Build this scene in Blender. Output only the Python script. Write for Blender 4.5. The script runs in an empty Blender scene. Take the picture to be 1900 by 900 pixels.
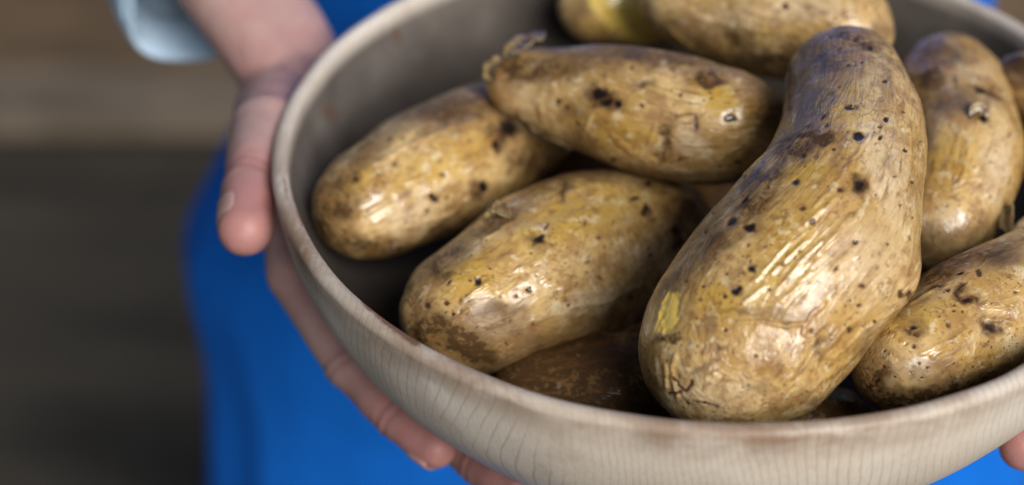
import bpy, bmesh, math
import numpy as np
from mathutils import Vector, Matrix
R = math.radians
scn = bpy.context.scene
C = scn.collection

# ---------------------------------------------------------------- camera
E_, AZ, ROLL = R(36.66), R(-7.777), R(-.245)
CAM = np.array([0.0, -.492, .3174]); FOC = 60/18.0
fwd = np.array([math.sin(AZ)*math.cos(E_), math.cos(AZ)*math.cos(E_), -math.sin(E_)])
rgt = np.cross(fwd, [0, 0, 1]); rgt /= np.linalg.norm(rgt)
upv = np.cross(rgt, fwd)
rgt, upv = math.cos(ROLL)*rgt+math.sin(ROLL)*upv, -math.sin(ROLL)*rgt+math.cos(ROLL)*upv
cd = bpy.data.cameras.new('camera'); cam = bpy.data.objects.new('camera', cd); C.objects.link(cam)
cam.matrix_world = Matrix(((rgt[0], upv[0], -fwd[0], CAM[0]), (rgt[1], upv[1], -fwd[1], CAM[1]), (rgt[2], upv[2], -fwd[2], CAM[2]), (0, 0, 0, 1)))
cd.lens = 60; cd.sensor_width = 36; cd.clip_start = .02; cd.clip_end = 400
cd.dof.use_dof = True; cd.dof.focus_distance = .512; cd.dof.aperture_fstop = 4.2
scn.camera = cam

# ---------------------------------------------------------------- sky, sun, exposure
SUN_EL, SUN_AZ = R(34), R(143)          # compass-like angle of the sun, clockwise from +Y
w = bpy.data.worlds.new('World'); scn.world = w; w.use_nodes = True
nt = w.node_tree; nt.nodes.clear()
sky = nt.nodes.new('ShaderNodeTexSky'); sky.sky_type = 'NISHITA'; sky.sun_disc = False
sky.sun_elevation = SUN_EL; sky.sun_rotation = SUN_AZ; sky.air_density = 1.0; sky.dust_density = 3.0; sky.ozone_density = 1.0
bg = nt.nodes.new('ShaderNodeBackground'); bg.inputs['Strength'].default_value = .05
wo = nt.nodes.new('ShaderNodeOutputWorld')
nt.links.new(sky.outputs[0], bg.inputs[0]); nt.links.new(bg.outputs[0], wo.inputs[0])
sl = bpy.data.lights.new('overcast_sun', 'SUN'); sl.energy = 3.3; sl.angle = R(34); sl.color = (1, .985, .965)
so = bpy.data.objects.new('overcast_sun', sl); C.objects.link(so)
sd = Vector((math.sin(SUN_AZ)*math.cos(SUN_EL), math.cos(SUN_AZ)*math.cos(SUN_EL), math.sin(SUN_EL)))
so.rotation_euler = sd.to_track_quat('Z', 'Y').to_euler(); so.location = (0, 0, 3)
scn.view_settings.view_transform = 'Standard'; scn.view_settings.look = 'None'
scn.view_settings.gamma = 1; scn.view_settings.use_curve_mapping = False
scn.view_settings.exposure = 0.15
scn.render.engine = 'CYCLES'; scn.cycles.use_denoising = True; scn.cycles.max_bounces = 8

# ---------------------------------------------------------------- helpers
def ray(px, py): return fwd*FOC+(px-950)/950*rgt-(py-450)/950*upv
def W(px, py, z):
    d = ray(px, py); return CAM+d*((z-CAM[2])/d[2])
def at_depth(px, py, dist):
    d = ray(px, py); return CAM+d*(dist/FOC)
def project(X):
    d = np.asarray(X, float)-CAM; k = d@fwd
    return 950+950*FOC*(d@rgt)/k, 450-950*FOC*(d@upv)/k, k
def mpp(X): return project(X)[2]/(FOC*950)          # metres per photo pixel at X

_rng = np.random.RandomState(7); _T = _rng.rand(64, 64, 64)*2-1
def noise(X, scale, seed=0):
    X = np.asarray(X, float)*scale+seed*7.31+101.5
    i = np.floor(X).astype(int); f = X-i; f = f*f*f*(f*(f*6-15)+10)
    out = 0
    for a in (0, 1):
        for b in (0, 1):
            for c in (0, 1):
                wgt = (f[:, 0] if a else 1-f[:, 0])*(f[:, 1] if b else 1-f[:, 1])*(f[:, 2] if c else 1-f[:, 2])
                out = out+wgt*_T[(i[:, 0]+a) % 64, (i[:, 1]+b) % 64, (i[:, 2]+c) % 64]
    return out
def fbm(X, scale, seed=0, oct=3): return sum(noise(X, scale*2**k, seed+k*3)*.5**k for k in range(oct))

def obj(name, me, mat=None, parent=None, smooth=True):
    o = bpy.data.objects.new(name, me); C.objects.link(o)
    if mat: me.materials.append(mat)
    if smooth: me.polygons.foreach_set('use_smooth', [True]*len(me.polygons))
    if parent:
        o.parent = parent; o.matrix_parent_inverse = parent.matrix_world.inverted() if False else Matrix.Translation(-parent.location)
    return o
def empty(name, loc):
    o = bpy.data.objects.new(name, None); C.objects.link(o); o.location = loc; o.empty_display_size = .02; return o
def tag(o, label=None, cat=None, group=None, kind=None):
    for k, v in (('label', label), ('category', cat), ('group', group), ('kind', kind)):
        if v: o[k] = v
    return o
def mesh(V, F):
    me = bpy.data.meshes.new('mesh'); me.from_pydata([tuple(v) for v in V], [], F); me.update(); return me
def grid_mesh(P, wrap=True, cap=False):
    """P: rings x around x 3 -> quads; wrap closes each ring"""
    n, m, _ = P.shape; me = bpy.data.meshes.new('mesh'); V = P.reshape(-1, 3)
    i = np.arange(n-1)[:, None]; j = np.arange(m if wrap else m-1)[None]; j2 = (j+1) % m
    Q = np.stack([i*m+j, i*m+j2, (i+1)*m+j2, (i+1)*m+j], -1).reshape(-1, 4)
    me.vertices.add(len(V)); me.vertices.foreach_set('co', V.ravel())
    me.loops.add(Q.size); me.loops.foreach_set('vertex_index', Q.ravel())
    me.polygons.add(len(Q)); me.polygons.foreach_set('loop_start', np.arange(len(Q))*4); me.polygons.foreach_set('loop_total', np.full(len(Q), 4))
    me.update(calc_edges=True); me.validate()
    return me
def fattr(me, name, a):
    at = me.attributes.new(name, 'FLOAT', 'POINT'); at.data.foreach_set('value', np.asarray(a, np.float32))
def vattr(me, name, a):
    at = me.attributes.new(name, 'FLOAT_VECTOR', 'POINT'); at.data.foreach_set('vector', np.asarray(a, np.float32).ravel())
def normals(P, wrap=True):
    du = np.gradient(P, axis=0)
    dv = np.roll(P, -1, 1)-np.roll(P, 1, 1) if wrap else np.gradient(P, axis=1)
    n = np.cross(du, dv); return n/np.maximum(np.linalg.norm(n, axis=2, keepdims=True), 1e-12)
def smoothstep(a, b, x): t = np.clip((x-a)/(b-a), 0, 1); return t*t*(3-2*t)

# ---------------------------------------------------------------- node material helper
class NM:
    def __init__(s, name):
        s.m = bpy.data.materials.new(name); s.m.use_nodes = True; s.t = s.m.node_tree; s.b = s.t.nodes['Principled BSDF']
    def n(s, ty, **kw):
        k = s.t.nodes.new('ShaderNode'+ty)
        for a, v in kw.items(): setattr(k, a, v)
        return k
    def put(s, sock, v):
        if hasattr(v, 'is_output') or isinstance(v, bpy.types.NodeSocket): s.t.links.new(v, sock)
        else: sock.default_value = v
    def attr(s, name, vec=False):
        k = s.n('Attribute', attribute_name=name); return k.outputs['Vector' if vec else 'Fac']
    def coord(s, what='Object'): return s.n('TexCoord').outputs[what]
    def scale(s, v, sc, loc=(0, 0, 0)):
        k = s.n('Mapping'); s.put(k.inputs['Vector'], v); k.inputs['Scale'].default_value = sc; k.inputs['Location'].default_value = loc; return k.outputs[0]
    def noise(s, v, sc, det=4, rough=.55, dist=0.0, out='Fac'):
        k = s.n('TexNoise'); s.put(k.inputs['Vector'], v); k.inputs['Scale'].default_value = sc; k.inputs['Detail'].default_value = det
        k.inputs['Roughness'].default_value = rough; k.inputs['Distortion'].default_value = dist; return k.outputs[out]
    def voro(s, v, sc, feat='F1', out='Distance', rnd=1.0):
        k = s.n('TexVoronoi', feature=feat); s.put(k.inputs['Vector'], v); k.inputs['Scale'].default_value = sc; k.inputs['Randomness'].default_value = rnd; return k.outputs[out]
    def ramp(s, f, a, b, va=0.0, vb=1.0, smooth=True):
        k = s.n('MapRange', interpolation_type='SMOOTHSTEP' if smooth else 'LINEAR'); s.put(k.inputs['Value'], f)
        for nme, v in (('From Min', a), ('From Max', b), ('To Min', va), ('To Max', vb)): s.put(k.inputs[nme], v)
        return k.outputs[0]
    def math(s, op, a, b=0.0, c=0.0, clamp=False):
        k = s.n('Math', operation=op, use_clamp=clamp); s.put(k.inputs[0], a); s.put(k.inputs[1], b)
        if op in ('MULTIPLY_ADD',): s.put(k.inputs[2], c)
        return k.outputs[0]
    def mix(s, f, a, b, mode='MIX'):
        k = s.n('Mix', data_type='RGBA', blend_type=mode); s.put(k.inputs[0], f)
        for q, v in ((6, a), (7, b)):
            s.put(k.inputs[q], v if not isinstance(v, tuple) else (*v, 1.0) if len(v) == 3 else v)
        return k.outputs[2]
    def bump(s, h, dist, strength=1.0, nrm=None):
        k = s.n('Bump'); s.put(k.inputs['Height'], h); k.inputs['Distance'].default_value = dist; k.inputs['Strength'].default_value = strength
        if nrm is not None: s.put(k.inputs['Normal'], nrm)
        return k.outputs[0]
    def set(s, **kw):
        for a, v in kw.items():
            a = a.replace('_', ' ')
            if isinstance(v, tuple) and len(v) == 3 and s.b.inputs[a].type == 'RGBA': v = (*v, 1.0)
            s.put(s.b.inputs[a], v)
        return s.m
# --- potatoes: spine points (px, py, height z, radius px); first and last rows are the tips (radius unused)
POT = {
 'bent':   [(1563,102,.024,0),(1569,156,.024,107),(1588,228,.024,130),(1562,325,.020,148),(1518,440,.013,183),(1446,548,.001,193),(1366,634,-.008,187),(1290,792,-.020,0)],
 'yellow': [(742,596,-.031,0),(865,575,-.031,122),(955,532,-.033,154),(1055,487,-.036,166),(1145,458,-.038,153),(1200,440,-.038,122),(1312,405,-.038,0)],
 'left':   [(597,418,-.024,0),(690,380,-.024,98),(800,318,-.024,127),(900,268,-.026,116),(985,225,-.030,90),(1060,190,-.034,0)],
 'torn':   [(901,144,.004,0),(958,150,.004,58),(1075,178,.004,96),(1200,205,.004,117),(1312,240,.004,124),(1365,238,.004,103),(1458,215,.004,0)],
 'back':   [(1190,-30,.014,0),(1300,-5,.014,100),(1420,10,.014,134),(1540,48,.014,110),(1652,82,.014,0)],
 'peeled': [(1036,14,-.010,0),(1110,10,-.010,72),(1190,0,-.010,90),(1280,-8,-.010,80),(1350,-10,-.010,0)],
 'right':  [(1748,98,-.006,0),(1760,182,-.008,108),(1782,265,-.010,118),(1777,345,-.014,115),(1752,408,-.020,94),(1724,494,-.026,0)],
 'corner': [(1598,704,-.017,0),(1702,655,-.017,110),(1800,600,-.017,128),(1880,562,-.015,127),(1935,530,-.014,105),(2030,450,-.012,0)],
 'deep':   [(905,745,-.055,0),(1010,745,-.055,95),(1120,730,-.055,115),(1230,700,-.055,105),(1320,660,-.055,0)],
 'nub':    [(1425,806,-.050,0),(1498,790,-.050,68),(1552,784,-.050,66),(1614,776,-.050,0)],
 'edge':   [(1852,130,.0,0),(1920,160,.0,62),(1980,205,.0,68),(2040,270,-.002,0)],
 'under':  [(1000,330,-.062,0),(1070,335,-.062,85),(1180,350,-.064,100),(1300,370,-.064,95),(1390,380,-.064,0)],
 'scrap':  [(1872,440,-.018,0),(1905,420,-.018,26),(1960,400,-.018,26),(1990,380,-.018,0)],
}
# eyes, pits and specks of each potato: (px, py, r px)
EYES = {
 'left': [(732,305,10),(823,321,8),(805,370,10),(898,345,13),(922,272,17),(946,239,28),(958,282,7),(793,393,5),(752,412,5),(803,207,5),(846,194,5),(748,255,6),(722,255,6),(829,368,4),(831,381,4),(870,262,4),(660,330,6),(640,430,5),(700,450,5)],
 'torn': [(1034,187,8),(1112,174,18),(1124,190,12),(1142,194,12),(1248,131,9),(1328,149,11),(1300,143,7),(1172,128,6),(1262,176,6),(1192,196,5),(1319,184,4),(1355,216,12),(1252,214,7),(1296,234,8),(1262,296,5),(1275,292,4),(1218,286,4),(1140,294,6),(1099,243,4),(1070,232,7),(1050,203,5),(1082,126,5),(1370,300,5)],
 'yellow': [(999,443,13),(1006,436,7),(1024,452,6),(986,468,4),(1068,422,4),(1084,411,6),(1074,411,3),(1139,412,5),(1114,440,5),(1196,392,11),(1203,396,6),(1176,370,7),(1203,340,8),(1255,431,13),(1262,449,10),(1187,453,4),(1201,464,5),(1206,474,4),(1115,517,6),(1173,554,8),(1189,550,6),(1200,543,5),(1052,563,6),(984,540,7),(986,533,5),(886,521,12),(980,506,4),(995,510,4),(831,522,6),(816,535,4),(832,560,7),(840,582,6),(857,577,7),(786,566,8),(909,497,3),(930,549,5),(961,548,4),(1077,486,4),(1094,485,4),(1014,420,4),(876,470,4),(1230,360,4)],
 'bent': [(1540,172,8),(1521,211,10),(1575,201,9),(1588,201,8),(1571,116,5),(1642,148,6),(1555,158,4),(1589,253,13),(1643,222,6),(1631,235,6),(1631,257,6),(1624,268,4),(1675,208,6),(1675,279,6),(1707,263,5),(1531,231,6),(1488,287,8),(1518,292,9),(1547,280,7),(1478,339,11),(1535,347,4),(1428,347,6),(1407,324,7),(1378,328,8),(1562,353,8),(1591,342,12),(1624,360,5),(1504,407,9),(1471,426,4),(1490,389,7),(1362,413,12),(1391,422,12),(1311,431,6),(1327,398,5),(1668,381,4),(1382,376,9),(1418,455,6),(1388,455,6),(1394,495,10),(1487,467,5),(1451,488,6),(1588,449,6),(1627,496,5),(1551,501,6),(1572,501,4),(1600,533,9),(1660,539,11),(1365,538,13),(1344,549,6),(1301,530,5),(1296,555,7),(1333,527,4),(1427,536,4),(1274,522,5),(1347,612,6),(1340,647,9),(1579,557,4),(1593,568,5),(1601,607,5),(1577,611,6),(1617,597,5),(1541,630,4),(1508,613,5),(1402,660,4),(1385,702,4),(1388,718,3),(1378,720,5),(1274,747,7),(1307,747,6),(1316,751,4),(1263,696,5),(1286,704,4),(1251,692,3),(1268,719,3),(1278,722,3),(1587,120,5),(1600,112,4),(1560,90,8),(1590,72,10),(1612,84,7),(1540,70,6),(1655,330,4),(1690,340,4),(1680,440,4),(1645,455,4)],
 'back': [(1316,7,4),(1381,20,3),(1457,12,7),(1400,67,4),(1432,63,4),(1420,92,8),(1342,61,5),(1395,67,4),(1500,60,4),(1550,30,4)],
 'right': [(1770,146,7),(1820,167,12),(1850,178,9),(1838,172,8),(1815,220,12),(1807,311,5),(1755,384,4),(1735,125,5),(1789,120,4),(1730,300,4),(1870,250,4),(1840,300,4)],
 'corner': [(1791,553,10),(1773,540,9),(1757,538,5),(1695,604,8),(1698,620,9),(1696,646,7),(1677,640,6),(1760,602,5),(1838,609,12),(1828,640,6),(1786,578,5),(1770,577,4),(1881,545,6),(1818,508,8),(1783,508,8),(1642,652,4),(1626,708,6),(1715,660,3),(1705,675,3),(1722,683,3),(1735,668,3),(1690,690,3),(1712,700,3),(1650,690,3),(1660,700,3),(1640,680,3)],
 'deep': [(1080,680,6),(1120,700,5),(1050,700,5),(1150,740,5)], 'nub': [(1530,735,6),(1550,750,4)], 'peeled': [(1080,30,4)], 'edge': [], 'scrap': [], 'under': []}
# skin patches: (px, py, rx, ry, image angle, kind, strength); b brown, g grey-violet, f bare yellow flesh, y ochre, p pale
ZONES = {
 'left': [(620,380,60,50,-40,'b',.8),(700,455,110,24,5,'b',.8),(860,210,120,40,-12,'b',.7),(1000,300,60,50,0,'b',.9),(640,330,95,30,-45,'b',.7),(820,195,120,26,-14,'g',.9),(600,440,26,60,0,'b',.8),(700,270,70,22,-38,'g',.6),(930,250,40,40,0,'b',.8),(820,300,110,40,-30,'y',.9),(660,340,50,28,-40,'y',.7),(830,430,110,18,-22,'b',.7),(760,400,60,40,-30,'p',.6),(960,360,70,30,-30,'y',.5),(880,350,18,22,0,'b',.8),(640,465,70,16,10,'b',.5)],
 'torn': [(1000,130,110,30,-8,'b',.8),(1420,200,40,60,0,'b',.7),(1200,320,160,20,8,'b',.6),(1250,110,120,20,8,'b',.6),(1120,182,44,24,20,'b',1.),(1308,146,42,18,5,'b',.9),(1192,153,24,12,0,'b',.7),(1180,105,220,24,4,'g',.9),(1236,260,12,52,10,'b',.8),(1275,258,34,36,0,'p',.8),(960,175,40,26,20,'p',.4),(945,115,40,26,0,'b',1.),(1076,262,36,28,30,'b',.5),(1330,190,70,40,10,'y',.8),(1150,240,90,30,10,'y',.5),(1060,210,30,18,0,'b',.6),(1410,150,60,14,25,'g',.6),(1298,232,10,20,0,'g',.8),(1262,294,22,5,-15,'g',.9),(1250,212,30,4,0,'g',.8),(1330,340,60,14,10,'b',.4)],
 'yellow': [(820,480,80,36,-38,'b',.75),(1080,320,140,22,-5,'b',.7),(1270,400,50,60,0,'b',.8),(800,620,60,60,0,'b',.9),(900,420,60,18,-25,'b',.6),(1010,655,170,24,-6,'b',.7),(940,570,40,20,0,'b',.4),(1060,400,150,62,-18,'y',1.),(880,510,80,60,-30,'y',.7),(1000,445,26,20,0,'b',.6),(925,405,48,20,-20,'g',.9),(1046,350,12,28,10,'g',.9),(1130,330,110,18,8,'g',.5),(930,600,90,45,10,'g',.9),(934,593,15,13,0,'g',1.),(1090,600,120,22,-10,'g',.5),(1100,555,90,26,-12,'p',.7),(860,640,110,40,25,'b',.9),(780,580,32,50,0,'b',.6),(1255,440,26,40,0,'b',.8),(1210,345,50,20,20,'b',.5),(1190,480,60,40,0,'p',.4),(1000,640,120,22,-6,'b',.5)],
 'bent': [(1500,170,50,70,20,'b',.5),(1550,110,80,60,0,'b',.6),(1480,270,60,36,-40,'b',.8),(1400,370,60,36,-45,'b',.8),(1330,450,46,30,-50,'b',.7),(1260,520,34,24,-50,'b',.6),(1640,150,14,60,0,'b',.4),(1587,76,58,26,12,'b',.8),(1515,252,60,20,0,'b',.9),(1530,255,44,10,-8,'g',.6),(1420,330,70,26,-25,'b',.7),(1375,420,70,24,-40,'b',.5),(1310,480,44,20,-50,'b',.6),(1243,580,20,42,18,'f',1.),(1240,628,32,10,-6,'b',.8),(1225,540,12,30,30,'g',.6),(1312,602,18,22,0,'g',.8),(1318,678,40,8,-38,'g',.8),(1323,640,14,18,0,'g',.5),(1524,634,24,10,-40,'b',.7),(1437,690,24,14,0,'b',.35),(1407,725,40,10,-15,'b',.4),(1203,665,14,30,0,'g',.5),(1470,740,60,14,-35,'b',.5),(1590,342,20,18,0,'b',.9),(1560,190,60,60,0,'y',.9),(1460,470,110,60,-55,'y',.8),(1330,560,60,44,0,'y',.7),(1640,300,44,150,-10,'p',.7),(1610,480,60,90,0,'p',.5),(1330,730,110,40,0,'p',.5),(1400,580,110,7,4,'b',.45),(1450,590,7,40,-30,'b',.45),(1600,640,60,12,-50,'b',.5),(1340,648,10,12,0,'g',1.),(1510,740,18,8,-40,'g',.8),(1500,320,70,22,0,'y',.7),(1480,110,16,60,10,'g',.5)],
 'back': [(1290,60,60,30,40,'b',.6),(1540,90,80,24,0,'b',.5),(1376,76,50,22,20,'b',.7),(1430,110,80,16,0,'b',.8),(1350,30,60,30,0,'p',.5),(1500,20,90,30,0,'p',.6),(1640,60,18,30,0,'g',.8),(1250,50,26,30,0,'b',.6),(1460,60,70,16,0,'y',.5)],
 'peeled': [(1158,20,96,46,42,'f',1.),(1150,6,30,16,20,'f',.9),(1060,30,30,50,0,'b',.4),(1110,50,50,30,0,'y',.5)],
 'right': [(1700,250,40,90,0,'b',.7),(1760,190,80,30,0,'b',.6),(1720,450,60,40,0,'b',.6),(1722,150,34,22,0,'b',1.),(1750,100,60,26,0,'g',1.),(1830,168,34,14,15,'b',1.),(1816,220,20,18,0,'b',.6),(1770,300,60,60,0,'y',.6),(1700,330,30,60,0,'b',.5),(1850,310,34,80,0,'p',.7),(1740,420,50,40,0,'p',.5),(1772,366,20,8,0,'b',.5),(1780,480,60,14,-10,'b',.6)],
 'corner': [(1620,690,50,60,0,'b',.8),(1700,740,120,30,-10,'b',.9),(1780,480,100,24,-14,'b',.8),(1680,560,60,30,-30,'b',.6),(1790,550,30,14,20,'b',1.),(1740,515,60,18,-20,'b',.8),(1860,480,50,26,-10,'g',1.),(1695,610,24,30,0,'b',.8),(1838,609,26,20,0,'b',.9),(1700,590,80,40,-30,'y',.6),(1830,660,60,20,-15,'y',.5),(1720,680,60,24,-10,'g',.7),(1640,740,60,30,0,'b',.8),(1800,710,110,18,-14,'b',.8),(1880,640,30,20,0,'p',.5),(1630,640,30,40,0,'b',.4)],
 'under': [(1180,340,400,120,0,'b',2.6)],  # under and deep browned all over: shade of the gaps put into their colour
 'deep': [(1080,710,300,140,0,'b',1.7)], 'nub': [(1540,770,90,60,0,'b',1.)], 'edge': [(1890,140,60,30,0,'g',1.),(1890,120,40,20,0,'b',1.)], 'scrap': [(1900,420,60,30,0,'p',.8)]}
# raised wrinkles and thin dark cracks, as lines in photo pixels
RIDGES = {
 'bent': [[(1624,251),(1606,282),(1589,311)],[(1609,258),(1580,300),(1556,338)],[(1556,367),(1516,396),(1495,412)],[(1651,133),(1658,173),(1662,227),(1653,289),(1631,351)],[(1671,200),(1672,250),(1665,300),(1644,370)],[(1684,230),(1686,290),(1676,360),(1655,420)],[(1587,396),(1551,431),(1520,470)],[(1528,446),(1489,485),(1440,540)],[(1498,446),(1463,476),(1430,505)],[(1463,450),(1430,485),(1400,520)],[(1368,600),(1420,596),(1458,606),(1490,600)],[(1640,400),(1610,450),(1590,480)],[(1620,560),(1570,610),(1520,650)],[(1640,575),(1590,625),(1545,665)],[(1600,640),(1550,690),(1500,720)],[(1545,355),(1510,385)],[(1420,530),(1380,560)],[(1505,505),(1480,535),(1450,560)],[(1570,470),(1545,500)],[(1255,660),(1250,700),(1258,740)],[(1240,680),(1236,720)],[(1530,560),(1500,590),(1490,620)],[(1480,110),(1474,170),(1462,220)]],
 'yellow': [[(993,592),(1060,575),(1130,556),(1190,528)],[(857,559),(880,540),(905,525)],[(1011,518),(1050,495),(1086,477)],[(1039,536),(1070,522),(1098,509)],[(1020,530),(1060,505)],[(960,500),(1000,480)],[(840,600),(870,575)],[(1090,470),(1130,455)],[(900,440),(960,400)],[(1060,548),(1110,540)],[(930,540),(960,520)]],
 'left': [[(696,303),(757,270),(827,241),(897,220)],[(670,400),(700,385),(720,372)],[(690,410),(730,392)],[(760,340),(800,322)],[(800,360),(850,335)],[(650,380),(680,372)],[(760,420),(830,400),(870,372)]],
 'torn': [[(1140,250),(1180,280),(1220,300)],[(1100,215),(1080,250)],[(1220,230),(1205,270)],[(1330,300),(1380,270)],[(1000,200),(1005,240)],[(1150,262),(1200,296)]],
 'back': [[(1232,44),(1255,66),(1280,84)],[(1280,20),(1340,12)],[(1360,16),(1440,32),(1500,54)],[(1290,34),(1360,46),(1430,60)],[(1500,20),(1560,50)],[(1400,94),(1450,96)]],
 'right': [[(1850,230),(1840,280),(1820,330)],[(1865,250),(1855,310),(1835,360)]],
 'corner': [[(1710,655),(1750,640),(1790,612)],[(1730,660),(1780,630)],[(1830,590),(1880,600)],[(1690,560),(1740,530)]]}
CRACKS = {
 'torn': [[(1250,216),(1274,208),(1290,214),(1297,230),(1295,242)],[(1240,240),(1235,270),(1230,298)]],
 'bent': [[(1251,698),(1262,716),(1275,724),(1287,704)],[(1288,742),(1308,750),(1328,756)],[(1243,732),(1262,724)],[(1470,120),(1460,200)]],
 'yellow': [[(1050,338),(1042,352),(1048,366)],[(1010,425),(1016,412)],[(988,455),(1008,448)]],
 'corner': [[(1768,541),(1782,555),(1800,560)],[(1772,540),(1796,526)]],
 'right': [[(1815,163),(1850,172),(1862,182)]]}
BULGES = {'bent': [(1676,515,80,.0045),(1446,240,45,-.0025),(1250,680,80,.0012),(1300,600,70,-.0008)], 'yellow': [(800,500,60,-.001)], 'right': [(1850,230,60,.001)]}
# ---------------------------------------------------------------- materials
def potato_skin():
    q = NM('boiled_potato_skin'); pc = q.attr('along', True)
    info = q.n('ObjectInfo').outputs['Random']
    off = q.n('VectorMath', operation='ADD'); q.put(off.inputs[0], pc)
    mul = q.n('VectorMath', operation='SCALE'); q.put(mul.inputs[0], (3.1, 5.3, 2.7)); q.put(mul.inputs[3], info); q.put(off.inputs[1], mul.outputs[0]); v = off.outputs[0]
    big = q.noise(v, 38, 4, .6); mid = q.noise(v, 130, 5, .65, .4); fine = q.noise(v, 620, 4, .7); strand = q.noise(q.scale(v, (80, 400, 400)), 1, 4, .6, .9); area = q.noise(v, 55, 3, .6, .5)
    tan = q.mix(q.ramp(big, .38, .62), (.47, .285, .085), (.65, .445, .19))
    col = q.mix(q.ramp(mid, .44, .64, 0, .8), tan, (.32, .165, .055))
    col = q.mix(q.math('MULTIPLY', q.attr('ochre'), q.ramp(mid, .3, .7, 1, .5)), col, (.52, .315, .035))
    col = q.mix(q.math('MULTIPLY', q.attr('pale'), q.ramp(mid, .35, .65, 1, .45)), col, (.68, .54, .36))
    lt = q.noise(v, 200, 4, .65, .5); col = q.mix(q.ramp(lt, .46, .32, 0, .7), col, (.74, .60, .36))
    gm = q.math('MULTIPLY', q.attr('grey'), q.ramp(q.math('ADD', strand, q.math('MULTIPLY', mid, .6)), .66, 1.0, 1, .6))
    col = q.mix(gm, col, (.15, .095, .058))
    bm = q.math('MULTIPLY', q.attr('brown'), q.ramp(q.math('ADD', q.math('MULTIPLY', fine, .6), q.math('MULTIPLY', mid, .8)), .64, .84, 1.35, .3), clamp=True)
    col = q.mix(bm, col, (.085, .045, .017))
    # stringy brown streaks along the tuber and fine grain of the skin
    col = q.mix(q.math('MULTIPLY', q.ramp(strand, .50, .64, 0, .75), q.ramp(area, .44, .62)), col, (.19, .085, .025))
    col = q.mix(q.math('MULTIPLY', q.ramp(fine, .50, .66, 0, .8), q.ramp(area, .60, .40, .15, 1)), col, (.15, .07, .025))
    # scattered tiny specks
    vd = q.voro(v, 330); keep = q.ramp(q.noise(v, 90, 2), .47, .55)
    speck = q.math('MULTIPLY', q.ramp(vd, .17, .09), keep)
    col = q.mix(q.math('MULTIPLY', speck, .85), col, (.05, .026, .014))
    fl = q.ramp(q.attr('flesh'), .3, .7)
    col = q.mix(fl, col, q.mix(q.ramp(fine, .3, .7), (.92, .60, .09), (.95, .69, .18)))
    eye = q.attr('eye'); e2 = q.ramp(q.math('ADD', eye, q.math('MULTIPLY', q.math('SUBTRACT', fine, .5), 1.1)), .36, .66)
    col = q.mix(q.ramp(eye, .02, .45, 0, .6), col, (.12, .055, .022))
    col = q.mix(e2, col, q.mix(q.ramp(eye, .6, .9), (.085, .040, .018), (.013, .009, .007)))
    # relief
    wr = q.attr('wrinkle')
    r1 = q.math('ABSOLUTE', q.math('SUBTRACT', q.noise(q.scale(v, (32, 190, 190)), 1, 3, .5, .9), .5))
    r2 = q.math('ABSOLUTE', q.math('SUBTRACT', q.noise(q.scale(v, (95, 210, 210)), 1, 3, .5, 1.2), .5))
    ridge = q.math('MULTIPLY', q.math('SUBTRACT', 1.0, q.ramp(r1, 0, .08)), wr)
    cell = q.math('SUBTRACT', 1.0, q.ramp(r2, 0, .10))
    h = q.math('ADD', q.math('MULTIPLY', ridge, .85), q.math('MULTIPLY', cell, q.ramp(area, .45, .65, .0, .8)))
    h = q.math('ADD', h, q.math('MULTIPLY', q.noise(v, 150, 3, .5), 1.2))
    h = q.math('SUBTRACT', h, q.math('MULTIPLY', e2, 1.2)); h = q.math('MULTIPLY', h, q.math('SUBTRACT', 1.0, q.math('MULTIPLY', fl, .8)))
    nb = q.bump(h, .00030, .6)
    rough = q.ramp(q.noise(v, 160, 3), .40, .60, .20, .40)
    rough = q.math('ADD', rough, q.math('MULTIPLY', q.math('ADD', q.attr('brown'), q.attr('grey')), .17))
    q.set(Base_Color=col, Normal=nb, Roughness=rough, Specular_IOR_Level=q.math('MULTIPLY', q.math('SUBTRACT', 1.0, q.math('MINIMUM', q.math('MULTIPLY', q.math('ADD', q.attr('brown'), q.attr('grey')), .8), .85)), .55), Coat_Weight=q.math('MULTIPLY', q.ramp(big, .38, .58, .2, .7), q.math('SUBTRACT', 1.0, q.math('MAXIMUM', q.math('MINIMUM', q.math('ADD', q.attr('brown'), q.attr('grey')), .8), e2))), Coat_Roughness=.14, Coat_Normal=q.bump(h, .00042, .7))
    q.b.inputs['Subsurface Weight'].default_value = .10; q.b.inputs['Subsurface Radius'].default_value = (.004, .002, .0008); q.b.inputs['Subsurface Scale'].default_value = .6
    return q.m

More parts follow.
